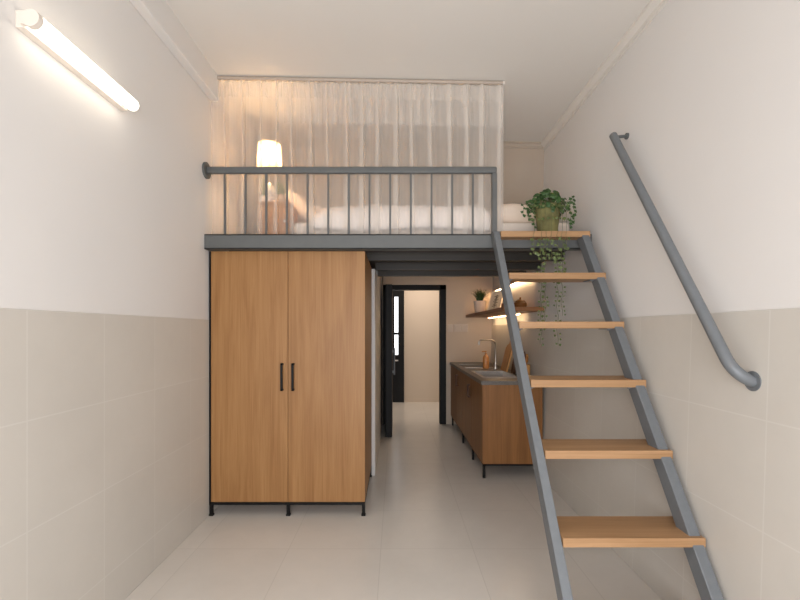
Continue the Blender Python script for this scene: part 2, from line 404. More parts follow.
# ------------------------------------------------------------------ wardrobe
wy = D(186); wb = D(146)
t = thing('wardrobe', 'tall two-door oak wardrobe on a thin black steel base under the loft', 'wardrobe', (X(-.58), (wy + wb) / 2, 0))
x0, x1 = X(-1.004), X(-.167); zb, zt_ = Z(-.925), Z(.4235)
b = NB(); box(b, x0 + .012, x1, wy + .022, wb, zb, zt_); obj('body', b, M['wood_v'], t, bevel=.001)
xs = X((288 - 396) / 186)
b = NB(); box(b, x0 + .014, xs - .0015, wy, wy + .02, zb, zt_); dl = obj('door', b, M['wood_v'], t, bevel=.0015)
b = NB(); box(b, xs + .0015, x1, wy, wy + .02, zb, zt_); dr_ = obj('door', b, M['wood_v'], t, bevel=.0015)
for px, par in ((282.4, dl), (293.4, dr_)):
    x = X((px - 396) / 186); b = NB(); za, zc = Z(-.325), Z(-.178)
    box(b, x - .009, x + .009, wy - .034, wy - .022, za, zc); box(b, x - .009, x + .009, wy - .034, wy + .002, za, za + .014); box(b, x - .009, x + .009, wy - .034, wy + .002, zc - .014, zc)
    obj('handle', b, M['black'], par, bevel=.002)
b = NB(); box(b, x0, x0 + .011, wy - .002, wb, zb - .018, zt_); box(b, x0, x1, wy - .002, wy + .018, zb - .022, zb - .002); box(b, x1 - .018, x1, wy, wb, zb - .022, zb - .002); box(b, x0, x1, wb - .018, wb, zb - .022, zb - .002)
obj('base_frame', b, M['black'], t)
for x in (x0 + .012, xs, x1 - .012):
    for y in (wy + .014, wb - .02):
        b = NB(); box(b, x - .012, x + .012, y - .012, y + .012, .01, zb - .02); box(b, x - .016, x + .016, y - .016, y + .016, 0, .012); obj('leg', b, M['black'], t)

# ------------------------------------------------------------------ kitchen
ky0, ky1 = D(149), YD - .03; kx0 = X(.580)
kz0, kz1 = Z(-.90), Z(-.368); ctop = Z(-.342)
kxr = X(.984)
seams = [ky0 + .012, 4.80, 5.42, 6.02, ky1]
t = thing('kitchen_base_unit', 'long oak kitchen base unit on thin black legs along the right wall', 'cabinet', (X(.78), (ky0 + ky1) / 2, 0))
b = NB(); box(b, kx0 + .02, kxr, ky0 + .02, ky1, kz0, kz0 + .02); box(b, kxr - .02, kxr, ky0 + .02, ky1, kz0, kz1); box(b, kx0 + .02, kxr, ky1 - .02, ky1, kz0, kz1)
box(b, kx0 + .02, kxr, 5.41, 5.43, kz0, kz1); obj('body', b, M['wood_k'], t)
b = NB(); box(b, kx0 + .004, kxr, ky0, ky0 + .02, kz0, kz1); obj('end_panel', b, M['wood_k'], t, bevel=.0015)
hy = [None, 4.90, 5.86, None]
for k in range(4):
    b = NB(); box(b, kx0, kx0 + .019, seams[k] + .0015 + (.01 if k == 0 else 0), seams[k + 1] - .0015, kz0, kz1); d_ = obj('door', b, M['wood_k'], t, bevel=.0015)
    yh = hy[k] if hy[k] else (seams[k] + .52 if k == 0 else seams[k] + .12)
    b = NB(); za, zc = Z(-.525), Z(-.425)
    if k in (1, 2):
        box(b, kx0 - .03, kx0 - .02, yh - .03, yh + .03, za, zc); box(b, kx0 - .022, kx0 + .002, yh - .03, yh + .03, za, za + .012); box(b, kx0 - .022, kx0 + .002, yh - .03, yh + .03, zc - .012, zc)
        obj('handle', b, M['board_d'], d_)
    else: b.free()
b = NB(); box(b, kx0 + .01, kx0 + .03, ky0 + .01, ky1, kz0 - .02, kz0); box(b, kxr - .03, kxr - .01, ky0 + .01, ky1, kz0 - .02, kz0); box(b, kx0 + .01, kxr - .01, ky0 + .01, ky0 + .03, kz0 - .02, kz0); obj('base_frame', b, M['black'], t)
for y in (ky0 + .03, D(129.5), D(113), ky1 - .06):
    for x in (kx0 + .022, kxr - .03):
        b = NB(); box(b, x - .012, x + .012, y - .012, y + .012, 0, kz0 - .015); obj('leg', b, M['black'], t)
# worktop with a cut-out for the sink
sy0, sy1, sx0, sx1 = 4.50, 5.16, X(.635), X(.885)
b = NB(); wx0, wx1, wy0, wy1 = kx0 - .012, X(.988), ky0 - .01, YD - .004
box(b, wx0, sx0, wy0, wy1, kz1, ctop); box(b, sx1, wx1, wy0, wy1, kz1, ctop); box(b, sx0, sx1, wy0, sy0, kz1, ctop); box(b, sx0, sx1, sy1, wy1, kz1, ctop)
tag(obj('worktop', b, M['stone'], None, origin=(X(.78), 5.4, kz1)), 'dark grey stone worktop with a sink let into it', 'worktop')
t = thing('sink', 'stainless steel sink let into the dark worktop', 'sink', ((sx0 + sx1) / 2, (sy0 + sy1) / 2, ctop))
b = NB(); r_ = .018
for a in ((sx0 - r_, sx0 + .006, sy0 - r_, sy1 + r_), (sx1 - .006, sx1 + r_, sy0 - r_, sy1 + r_), (sx0, sx1, sy0 - r_, sy0 + .006), (sx0, sx1, sy1 - .006, sy1 + r_)): box(b, *a, ctop + .0005, ctop + .006)
obj('rim', b, M['inox'], t)
b = NB(); dpt = ctop - .16
for a in ((sx0 + .001, sx0 + .005, sy0 + .001, sy1 - .001), (sx1 - .005, sx1 - .001, sy0 + .001, sy1 - .001), (sx0 + .001, sx1 - .001, sy0 + .001, sy0 + .005), (sx0 + .001, sx1 - .001, sy1 - .005, sy1 - .001)): box(b, *a, dpt, ctop + .001)
box(b, sx0 + .001, sx1 - .001, sy0 + .001, sy1 - .001, dpt - .004, dpt); obj('basin', b, M['inox'], t)
b = NB(); lathe(b, [(.03, 0), (.03, .004), (.02, .005)], ((sx0 + sx1) / 2, (sy0 + sy1) / 2, dpt)); obj('drain', b, M['black'], t)
# hob panel further back
b = NB(); box(b, X(.625), X(.885), 5.62, 6.10, ctop, ctop + .008); hb = tag(obj('hob', b, M['hob'], None, origin=(X(.75), 5.86, ctop), bevel=.003), 'flat black glass hob near the far end of the worktop', 'hob')
for ya, yb2, h in ((6.10, 6.112, .012), (5.608, 5.62, .009)):
    b = NB(); box(b, X(.625) - .004, X(.885) + .004, ya, yb2, ctop, ctop + h); obj('trim_strip', b, M['inox'], hb)
# faucet
fx, fy = X(.868), 5.44
t = thing('faucet', 'tall gooseneck steel faucet behind the sink', 'faucet', (fx, fy, ctop))
b = NB(); lathe(b, [(.026, 0), (.026, .03), (.018, .05), (.016, .09)], (fx, fy, ctop)); obj('base', b, M['inox'], t, smooth=True)
pts = [(fx, fy, ctop + .05), (fx, fy, ctop + .30)]
for k in range(1, 9):
    a = k / 8 * math.pi / 2; pts.append((fx - .07 + .07 * math.cos(a), fy - .02 * math.sin(a), ctop + .30 + .07 * math.sin(a)))
pts.append((fx - .19, fy - .06, ctop + .372))
for k in range(1, 6):
    a = k / 5 * math.pi / 2; pts.append((fx - .19 - .03 * math.sin(a), fy - .06, ctop + .342 + .03 * math.cos(a)))
pts.append((fx - .22, fy - .06, ctop + .31))
b = NB(); tube(b, pts, .011, 12); obj('spout', b, M['inox'], t, smooth=True)
b = NB(); tube(b, [(fx - .01, fy, ctop + .07), (fx - .05, fy - .01, ctop + .075)], .008, 10); obj('lever', b, M['inox'], t, smooth=True)
# soap bottle
bx_, by_ = X(.842), 5.93
t = thing('soap_bottle', 'amber bottle with a pump top standing near the gooseneck faucet', 'bottle', (bx_, by_, ctop + .0))
by_ = 5.55; bx_ = X(.80); t.location = (bx_, by_, ctop)
b = NB(); lathe(b, [(.036, 0), (.04, .01), (.04, .14), (.03, .165), (.014, .175), (.014, .185)], (bx_, by_, ctop)); obj('body', b, M['amber'], t, smooth=True)
b = NB(); tube(b, [(bx_, by_, ctop + .185), (bx_, by_, ctop + .22)], .006, 8); tube(b, [(bx_ + .01, by_, ctop + .22), (bx_ - .05, by_, ctop + .216)], .008, 8); lathe(b, [(.016, .184), (.016, .196)], (bx_, by_, ctop), 16); obj('pump', b, M['board_l'], t, smooth=True)
# chopping boards leaning on the wall
def board(lab, m, y0, y1, h, xb, xt, th, ynotch):
    bm = NB(); o = []
    c = (y0 + y1) / 2; hw = (y1 - y0) / 2
    outline = [(-hw, .02), (-hw + .02, 0), (hw - .02, 0), (hw, .02), (hw, h * .68), (hw - .04, h * .76), (.03, h * .82), (.025, h * .97), (.012, h), (-.012, h), (-.025, h * .97), (-.03, h * .82), (-hw + .04, h * .76), (-hw, h * .68)]
    n = len(outline); lean = (xt - xb) / h; cs = math.sqrt(1 - lean * lean)
    def pt(u, v, w): return (xb + v * lean + w * cs, c + u, ctop + v * cs + (0.0 if w == 0 else th * lean * -1 + th * lean))
    A = [bm.verts.new(pt(u, v, 0)) for u, v in outline]; B = [bm.verts.new(pt(u, v, th)) for u, v in outline]
    for i in range(n): bm.faces.new((A[i], A[(i + 1) % n], B[(i + 1) % n], B[i]))
    bm.faces.new(A); bm.faces.new(B[::-1])
    tag(obj('chopping_board', bm, m, None, origin=(xb, c, ctop), bevel=.003), lab, 'chopping board', 'chopping boards leaning on the kitchen wall')
board('pale oak chopping board with a handle leaning on the wall behind the faucet', M['board_l'], 5.02, 5.30, .42, X(.885), X(.885) + .10, .022, 0)
board('dark brown chopping board leaning on the wall nearest the sink', M['board_d'], 4.86, 5.00, .37, X(.918), X(.918) + .066, .022, 0)
# crock of utensils
ux, uy = X(.952), 4.56
t = thing('utensil_crock', 'pale wooden crock holding kitchen utensils on the near end of worktop', 'utensil holder', (ux, uy, ctop))
b = NB(); lathe(b, [(.036, 0), (.04, .01), (.042, .13), (.036, .13), (.034, .02), (.0, .02)], (ux, uy, ctop)); obj('crock', b, M['board_l'], t, smooth=True)
for k, (dx, dy, h, lab, m) in enumerate(((-.018, 0, .27, 'dark wooden spatula standing in the pale crock', 'board_d'), (.01, .012, .24, 'light wooden spoon standing in the pale crock', 'board_l'), (.0, -.015, .22, 'brown wooden fork standing in the pale crock', 'walnut'))):
    b = NB(); p0 = Vector((ux + dx * .3, uy + dy * .3, ctop + .024)); p1 = Vector((ux + dx, uy + dy, ctop + h * .66)); p2 = Vector((ux + dx * 1.3, uy + dy * 1.3, ctop + h))
    tube(b, [p0, p1], .005, 8); tube(b, [p1, p1.lerp(p2, .3), p1.lerp(p2, .7), p2], [.006, .016, .018, .009], 10)
    tag(obj('wooden_utensil', b, M[m], None, origin=p0, smooth=True), lab, 'kitchen utensil', 'utensils in the crock')
# tumbler by the sink
b = NB(); lathe(b, [(.026, 0), (.032, .09), (.029, .09), (.024, .006), (0, .006)], (X(.93), 4.74, ctop)); tag(obj('tumbler', b, M['glassy'], None, origin=(X(.93), 4.74, ctop), smooth=True), 'small dark tumbler beside the sink rim', 'cup')

# shelf and its lights
sz0, sz1 = Z(.132), Z(.160); sxl = X(.74); swy0, swy1 = D(145), YD - .005
b = NB(); box(b, sxl, wr(sz0) - .004, swy0, swy1, sz0, sz1); tag(obj('wall_shelf', b, M['wood_y'], None, origin=(X(.87), 5.4, sz0), bevel=.003), 'brown wooden shelf on the wall above the kitchen worktop', 'shelf')
def led(lab, x0, x1, y0, y1, z0, z1):
    t = thing('led_strip_light', lab, 'light', ((x0 + x1) / 2, (y0 + y1) / 2, z0), 'warm strip lights in the kitchen')
    b = NB(); box(b, x0, x1, y0, y1, z0 + .006, z1); obj('channel', b, M['plastic'], t)
    b = NB(); box(b, x0 + .004, x1 - .004, y0 + .01, y1 - .01, z0, z0 + .0062); obj('diffuser', b, M['led'], t)
led('glowing strip light fixed under the wooden shelf', X(.955), X(.975), D(128), YD - .15, sz0 - .016, sz0)
led('glowing strip light high on the kitchen wall above the shelf', wr(Z(.40)) - .04, wr(Z(.395)) - .0005, D(134), YD - .05, Z(.395), Z(.41))

# potted grass on the shelf
def blades(bm, c, n, h, spread, w, seed, lean=.9):
    rnd = random.Random(seed)
    for k in range(n):
        a = rnd.uniform(0, 2 * math.pi); hh = h * rnd.uniform(.6, 1.05); sp = spread * rnd.uniform(.2, 1) * lean
        st = Vector((c[0] + .35 * spread * rnd.uniform(-1, 1) * .6, c[1] + .35 * spread * rnd.uniform(-1, 1) * .6, c[2]))
        side = Vector((-math.sin(a + .7), math.cos(a + .7), 0)); prev = None; N = 5
        for i in range(N + 1):
            q = i / N; p = st + Vector((math.cos(a) * sp * q * q, math.sin(a) * sp * q * q, hh * (q - .25 * q * q * (sp / spread)) / .9)); ww = w * (1 - q * .92) * (.7 + .6 * q * (1 - q) * 2)
            v = (bm.verts.new(p - side * ww), bm.verts.new(p + side * ww))
            if prev: bm.faces.new((prev[0], prev[1], v[1], v[0]))
            prev = v
gx, gy = X(.845), 6.28
t = thing('potted_plant', 'dark green grassy plant in a white pot on the wooden shelf', 'potted plant', (gx, gy, sz1))
b = NB(); lathe(b, [(.065, 0), (.07, .008), (.092, .185), (.096, .19), (.086, .19), (.08, .165), (0, .165)], (gx, gy, sz1)); obj('pot', b, M['ceramic'], t, smooth=True)
b = NB(); lathe(b, [(.08, .166), (.078, .172), (0, .174)], (gx, gy, sz1)); obj('soil', b, M['soil'], t)
b = NB(); blades(b, (gx, gy, sz1 + .17), 230, .20, .17, .006, 3); obj('foliage', b, M['dgrass'], t)
# leaning picture
t = thing('picture_frame', 'small pale framed print leaning on the wooden shelf', 'picture frame', (0, 0, 0))
def frame_part(bm, w0, w1, h0, h1, d0, d1): box(bm, w0, w1, d0, d1, h0, h1)
fw, fh = .24, .33
b = NB(); frame_part(b, 0, .014, 0, fh, 0, .02); frame_part(b, fw - .014, fw, 0, fh, 0, .02); frame_part(b, .014, fw - .014, 0, .014, 0, .02); frame_part(b, .014, fw - .014, fh - .014, fh, 0, .02); obj('frame', b, M['ceramic'], t, bevel=.002)
b = NB(); frame_part(b, .0135, fw - .0135, .0135, fh - .0135, .008, .0125); pr_ = obj('print', b, M['paper'], t)
b = NB()
for k in range(7):
    a0 = .10 + k * .024; tube(b, [(fw / 2 - .045 + .01 * (k % 3), .0077, a0), (fw / 2, .0077, a0 + .012), (fw / 2 + .045 - .012 * (k % 2), .0077, a0 + .004)], .0045, 6)
tube(b, [(fw / 2, .0077, .07), (fw / 2, .0077, .27)], .004, 6); obj('drawing', b, M['ink'], pr_)
b = NB(); frame_part(b, .003, fw - .003, .003, fh - .003, .0125, .019); obj('backing', b, M['board_d'], t)
A = Vector((X(.868), 6.0, sz1 + .001)); Bp = Vector((X(.948), 5.80, sz1 + .001))
t.location = A; t.rotation_euler = (math.radians(-19), 0, math.atan2(Bp.y - A.y, Bp.x - A.x))
# lidded wooden pot
vx, vy = X(.925), 4.64
t = thing('lidded_pot', 'round ribbed brown wooden pot with a lid on the near end of shelf', 'pot', (vx, vy, sz1))
b = NB(); lathe(b, [(.04, 0), (.058, .012), (.068, .035), (.064, .06), (.05, .07), (.0, .07)], (vx, vy, sz1), 40, 10, .06); obj('bowl', b, M['walnut'], t, smooth=True)
b = NB(); lathe(b, [(.056, .0705), (.05, .082), (.024, .094), (.008, .098), (.007, .106), (.012, .112), (.008, .12), (0, .121)], (vx, vy, sz1), 32); obj('lid', b, M['walnut'], t, smooth=True)
b = NB(); box(b, X(.845), X(.905), 4.86, 5.0, sz1, sz1 + .075); tag(obj('wooden_box', b, M['walnut'], None, origin=(X(.875), 4.93, sz1), bevel=.004), 'small brown wooden box on the shelf, mostly behind the left stringer', 'box')

# ------------------------------------------------------------------ loft furnishing
dk = Z(.505)
# curtain rod and sheer curtain
cy = D(184.8)
xl, xr = X((216 - 396) / 184.8), X((503.5 - 396) / 184.8)
t = thing('curtain_rod', 'slim cream curtain track fixed under the ceiling above the loft', 'curtain rod', ((xl + xr) / 2, cy, ceil(0) - .02))
b = NB(); r0 = .014
tube(b, [(xl, cy, ceil(xl) - r0 - .002), (xr, cy, ceil(xr) - r0 - .002)], r0, 14); obj('rail', b, M['rodm'], t, smooth=True)
b = NB(); tube(b, [(xl - .012, cy, ceil(xl) - r0 - .002), (xl + .01, cy, ceil(xl) - r0 - .002)], r0 * 1.35, 16); obj('end_cap', b, M['inox'], t, smooth=True)
b = NB(); tube(b, [(xr - .006, cy, ceil(xr) - r0 - .002), (xr + .006, cy, ceil(xr) - r0 - .002)], r0 * 1.2, 16); obj('end_cap', b, M['trimw'], t, smooth=True)
t = thing('sheer_curtain', 'sheer white pleated curtain hanging across the loft behind the rail', 'curtain', (0, cy, dk))
cx0, cx1 = WL + .012, xr
def curtain(bm, zlo, zhi, rows, yoff=0.0, x0=cx0, x1=cx1):
    # triple-layer pinch folds between single-layer bays, widening towards the hem
    nf = round((x1 - x0) / .133); p = (x1 - x0) / nf; grid = []
    rnd = random.Random(5); am = [rnd.uniform(.8, 1.25) for _ in range(nf)]; sh = [rnd.uniform(-.06, .06) for _ in range(nf)]
    for j in range(rows + 1):
        q = j / rows; row = []
        for k in range(nf):
            w = .10 * am[k] * (.75 + .65 * q); c = .72 + sh[k] + .05 * math.sin(2.2 * q + 5 * sh[k])
            a_, b_ = c + w, c - w
            y1, y2 = .020, -.026
            kn = [(0, 0), (.18, .010), (.36, .014), (.54 + sh[k] * .4, .008), (a_ - .03, -.016), (a_, -.008), (a_ - .02, .002), (c, .010), (b_ + .02, y1 + .002), (b_, y1 + .010), (b_ + .03, y1 + .014), (a_ + .02, .012), (1, 0)]
            for u, y in kn[:-1]:
                x = x0 + (k + u) * p + .010 * math.sin(1.7 * q + k)
                row.append((x, cy + yoff + y * am[k]))
        row.append((x1, cy + yoff))
        vs = []
        for x, y in row:
            x = min(max(x, x0), x1); zt0 = zhi(x); zb0 = zlo(x)
            vs.append(bm.verts.new((x, y, zt0 + (zb0 - zt0) * q)))
        grid.append(vs)
    for a, c in zip(grid, grid[1:]):
        for i in range(len(a) - 1): bm.faces.new((a[i], a[i + 1], c[i + 1], c[i]))
def ctop_z(x): return (ceil(x) - .034) if x > X(-.96) else Z(1.241)
b = NB(); curtain(b, lambda x: dk + .012, ctop_z, 14); obj('fabric', b, M['sheer'], t, smooth=True)
b = NB(); curtain(b, lambda x: ceil(x) - .16, lambda x: ceil(x) - .034, 2, -.002, x0=xl + .01); obj('header_tape', b, M['sheer2'], t, smooth=True)
b = NB(); curtain(b, lambda x: ceil(x) - .355, lambda x: ceil(x) - .034, 2, .004, x0=X(-.66)); obj('valance', b, M['sheer2'], t, smooth=True)

# bed: mattress, duvet, pillows
mx0, mx1, my0, my1 = X(-.575), X(.975), 3.48, 4.43
mt = Z(.604)
b = NB(); box(b, mx0, mx1, my0, my1, dk + .0, mt); tag(obj('mattress', b, M['mattress'], None, origin=((mx0 + mx1) / 2, 3.95, dk), bevel=.035, seg=4), 'pale mattress lying on the loft floor behind the curtain', 'mattress')
def cushion(name, m, lab, cat, w, l, h, loc, rot, group=None, p=3.0, wr_=.012, seed=1, n=26):
    bm = NB(); top = {}; bot = {}
    for i in range(n + 1):
        for j in range(n + 1):
            u = 2 * i / n - 1; v = 2 * j / n - 1
            e = max(0, (1 - abs(u) ** p)) ** .5 * max(0, (1 - abs(v) ** p)) ** .5
            pin = 1 - .07 * (u * u) * (1 - v * v) * 0 - .05 * (1 - abs(u)) * abs(v) ** 4 - .05 * (1 - abs(v)) * abs(u) ** 4
            x = u * w / 2 * (1 - .05 * (1 - v * v) * (abs(u) ** 4)); y = v * l / 2 * (1 - .05 * (1 - u * u) * (abs(v) ** 4))
            nz = mnoise.noise(Vector((x * 7 + seed * 9, y * 7, seed))) * wr_
            top[i, j] = bm.verts.new((x, y, h * .5 * e + nz * e)); edge = i in (0, n) or j in (0, n)
            bot[i, j] = top[i, j] if edge else bm.verts.new((x, y, -h * .5 * e))
    for i in range(n):
        for j in range(n):
            bm.faces.new((top[i, j], top[i + 1, j], top[i + 1, j + 1], top[i, j + 1]))
            q = (bot[i, j], bot[i, j + 1], bot[i + 1, j + 1], bot[i + 1, j])
            if len(set(q)) == 4:
                try: bm.faces.new(q)
                except ValueError: pass
    o = obj(name, bm, m, None, smooth=False)
    for p_ in o.data.polygons: p_.use_smooth = True
    o.location = loc; o.rotation_euler = rot
    return tag(o, lab, cat, group)
# duvet: thick soft slab draped over the mattress front
def duvet():
    bm = NB(); x0, x1 = X(-.49), X(.53); nx = 60; sec = []
    # cross-section (y, z) from the front hem up over the top to the back
    front = [(my0 - .045, dk + .07), (my0 - .055, mt - .05), (my0 - .05, mt + .04), (my0 - .01, mt + .115), (my0 + .10, mt + .165), (my0 + .30, mt + .20), (my0 + .52, mt + .20), (my0 + .72, mt + .16), (my0 + .86, mt + .07)]
    inner = [(my0 + .86, mt + .002), (my0 + .3, mt + .002), (my0 - .002, mt + .002), (my0 - .010, mt - .04), (my0 - .012, dk + .07)]
    rings = []
    for i in range(nx + 1):
        u = i / nx; x = x0 + (x1 - x0) * u
        e = min(1, u / .16); taper = .30 + .70 * math.sin(e * math.pi / 2) if u < .16 else (.45 + .55 * math.sin(min(1, (1 - u) / .06) * math.pi / 2))
        ring = []
        for k, (y, z) in enumerate(front):
            nz = mnoise.noise(Vector((x * 3.2, y * 4 + k * .1, 2.0))) * .03 + mnoise.noise(Vector((x * 9, y * 9, z * 5))) * .012
            zz = mt + .004 + (z - mt) * taper if z > mt else z + .015 * math.sin(x * 6)
            ring.append(bm.verts.new((x + .03 * mnoise.noise(Vector((y * 5, z * 5, i * 0.0))), y + nz * .35 - (.006 if k < 3 else 0), zz + (nz if z > mt else 0) * taper)))
        for y, z in inner: ring.append(bm.verts.new((x, y, z)))
        rings.append(ring)
    n = len(rings[0])
    for a, c in zip(rings, rings[1:]):
        for k in range(n): bm.faces.new((a[k], a[(k + 1) % n], c[(k + 1) % n], c[k]))
    bm.faces.new(rings[0]); bm.faces.new(rings[-1][::-1])
    o = obj('duvet', bm, M['linen'], None, origin=(0, 3.9, mt), smooth=True)
    s = o.modifiers.new('sub', 'SUBSURF'); s.levels = 1; s.render_levels = 1
    tag(o, 'puffy white duvet spread over the mattress behind the curtain', 'duvet')
duvet()
cushion('pillow', M['pillow'], 'plump white pillow at the right end of the bed past the curtain edge', 'pillow', .62, .46, .22, (X(.735), 3.80, mt + .104), (math.radians(4), math.radians(3), math.radians(4)), 'bed pillows', seed=2)
cushion('pillow', M['pillow'], 'cream pillow propped against the nightstand end of the bed', 'pillow', .54, .56, .18, (X(-.585), 4.10, mt + .235), (0, math.radians(44), math.radians(-6)), 'bed pillows', seed=3)
cushion('pillow', M['pillow'], 'second cream pillow lying behind the propped one', 'pillow', .40, .44, .15, (X(-.41), 4.18, mt + .165), (math.radians(8), math.radians(38), math.radians(5)), 'bed pillows', seed=4)

# nightstand, lamp, little plants
ns = 178.0; ny0 = D(ns)
def nx(px, s=ns): return X((px - 396) / s)
nt_ = Z((330 - 201.5) / ns); na, nb_ = nx(257.5), nx(289.5)
t = thing('nightstand', 'honey-coloured wooden nightstand at the left end of the bed', 'nightstand', ((na + nb_) / 2, ny0 + .17, dk))
b = NB(); box(b, na, nb_, ny0 + .016, ny0 + .34, dk + .0, nt_ - .02); obj('body', b, M['wood_n'], t, bevel=.003)
b = NB(); box(b, na - .004, nb_ + .004, ny0 - .004, ny0 + .345, nt_ - .02, nt_); obj('top', b, M['wood_n'], t, bevel=.003)
b = NB(); box(b, na + .006, nb_ - .006, ny0, ny0 + .016, dk + .02, nt_ - .024); dw = obj('door', b, M['wood_n'], t, bevel=.002)
b = NB(); lathe(b, [(.009, 0), (.011, .008), (0, .012)], (0, 0, 0), 14); bmesh.ops.rotate(b, cent=(0, 0, 0), matrix=Matrix.Rotation(math.pi / 2, 3, 'X'), verts=b.verts); bmesh.ops.translate(b, vec=(nb_ - .04, ny0, (dk + nt_) / 2), verts=b.verts); obj('knob', b, M['inox'], dw, smooth=True)
ls = 171.0; ly = D(ls); lx = nx(269.5, ls)
t = thing('bedside_lamp', 'lit bedside lamp with a cream drum shade on the nightstand', 'lamp', (lx, ly, nt_))
b = NB(); lathe(b, [(.055, 0), (.055, .012), (.045, .02), (.05, .06), (.052, .12), (.04, .17), (.018, .19), (.012, .2)], (lx, ly, nt_)); obj('base', b, M['ceramic'], t, smooth=True)
zs0, zs1 = Z((330 - 167) / ls), Z((330 - 145) / ls)
b = NB(); tube(b, [(lx, ly, nt_ + .195), (lx, ly, zs0 + .09)], .007, 10); obj('stem', b, M['inox'], t, smooth=True)
b = NB(); r0, r1 = .103, .092
rings = []
for r, z in ((r0, zs0), (r1, zs1)):
    rings.append([b.verts.new((lx + r * math.cos(2 * math.pi * k / 36), ly + r * math.sin(2 * math.pi * k / 36), z)) for k in range(36)])
for q in range(1):
    a, c = rings[q], rings[q + 1]
    for k in range(36): b.faces.new((a[k], a[(k + 1) % 36], c[(k + 1) % 36], c[k]))
obj('shade', b, M['shade'], t, smooth=True)
b = NB(); lathe(b, [(.008, 0), (.02, .02), (.026, .04), (.02, .062), (.008, .07)], (lx, ly, zs0 + .085), 16); obj('bulb', b, emit('warm_bulb', (255, 214, 150), 6), t, smooth=True)
px_, py_ = nx(279.5, 177), ny0 + .06
t = thing('spiky_plant', 'small spiky green plant in a terracotta-toned pot on the nightstand', 'potted plant', (px_, py_, nt_))
b = NB(); lathe(b, [(.026, 0), (.03, .005), (.037, .062), (.039, .066), (.033, .066), (.031, .055), (0, .055)], (px_, py_, nt_)); obj('pot', b, mat('clay_pot', (196, 160, 126), .7, var=.05), t, smooth=True)
b = NB(); blades(b, (px_, py_, nt_ + .054), 150, .135, .105, .007, 11); obj('foliage', b, M['grass'], t)
px_, py_ = nx(261.0, 177), ny0 + .06
t = thing('sprig_vase', 'slender green sprig in a small white vase at the left of the nightstand', 'vase', (px_, py_, nt_))
b = NB(); lathe(b, [(.02, 0), (.026, .02), (.022, .05), (.011, .065), (.013, .07)], (px_, py_, nt_), 20); obj('vase', b, M['ceramic'], t, smooth=True)
b = NB(); blades(b, (px_, py_, nt_ + .065), 30, .18, .06, .007, 21); obj('sprig', b, M['grass'], t)

# ------------------------------------------------------------------ trailing ivy on the top tread
tz, ty = trd(5); ps = 189.5
ix, iy = X((547.5 - 396) / ps), D(ps)
t = thing('trailing_ivy', 'trailing ivy in a mossy green pot on the top stair tread', 'potted plant', (ix, iy, tz))
ph_ = .215
b = NB(); lathe(b, [(.066, 0), (.072, .006), (.094, ph_ * .86), (.102, ph_ * .88), (.103, ph_), (.09, ph_), (.084, ph_ * .86), (0, ph_ * .86)], (ix, iy, tz), 36); obj('pot', b, M['moss'], t, smooth=True)
b = NB(); lathe(b, [(.084, ph_ * .862), (.08, ph_ * .9), (0, ph_ * .93)], (ix, iy, tz)); obj('soil', b, M['soil'], t)
def leaf(bm, p, r, nrm, rnd):
    nrm = nrm.normalized(); a = nrm.orthogonal().normalized(); c = nrm.cross(a); th = rnd.uniform(0, 6.28)
    a, c = a * math.cos(th) + c * math.sin(th), c * math.cos(th) - a * math.sin(th)
    out = [(0, -.9), (.55, -.75), (.95, -.1), (.62, .35), (.35, .42), (0, 1.1), (-.35, .42), (-.62, .35), (-.95, -.1), (-.55, -.75)]
    ctr = bm.verts.new(p + nrm * r * .12)
    v = [bm.verts.new(p + a * x * r + c * y * r - nrm * r * .22 * abs(x)) for x, y in out]
    for i in range(len(v)): bm.faces.new((ctr, v[i], v[(i + 1) % len(v)]))
rnd = random.Random(4)
b = NB(); bs = NB(); top_z = tz + ph_
for k in range(230):
    a = rnd.uniform(0, 2 * math.pi); q = rnd.random() ** .6
    R = .16 * q; ht = .105 * (1 - q ** 1.6) + rnd.uniform(-.02, .03) - (.10 * max(0, q - .7) * rnd.random() * 3)
    p = Vector((ix + R * math.cos(a), iy + R * .75 * math.sin(a), top_z + ht))
    leaf(b, p, rnd.uniform(.014, .023), Vector((math.cos(a) * q, math.sin(a) * q - .5, .9 - .5 * q)) + Vector((rnd.uniform(-.4, .4),) * 3), rnd)
    if k % 3 == 0: tube(bs, [(ix + .05 * math.cos(a) * q, iy + .05 * math.sin(a) * q, top_z - .02), tuple(p.lerp(Vector((ix, iy, top_z)), .35) + Vector((0, 0, .02))), tuple(p)], .0018, 5)
obj('foliage', b, M['leaf'], t); obj('stems', bs, M['stem'], t)
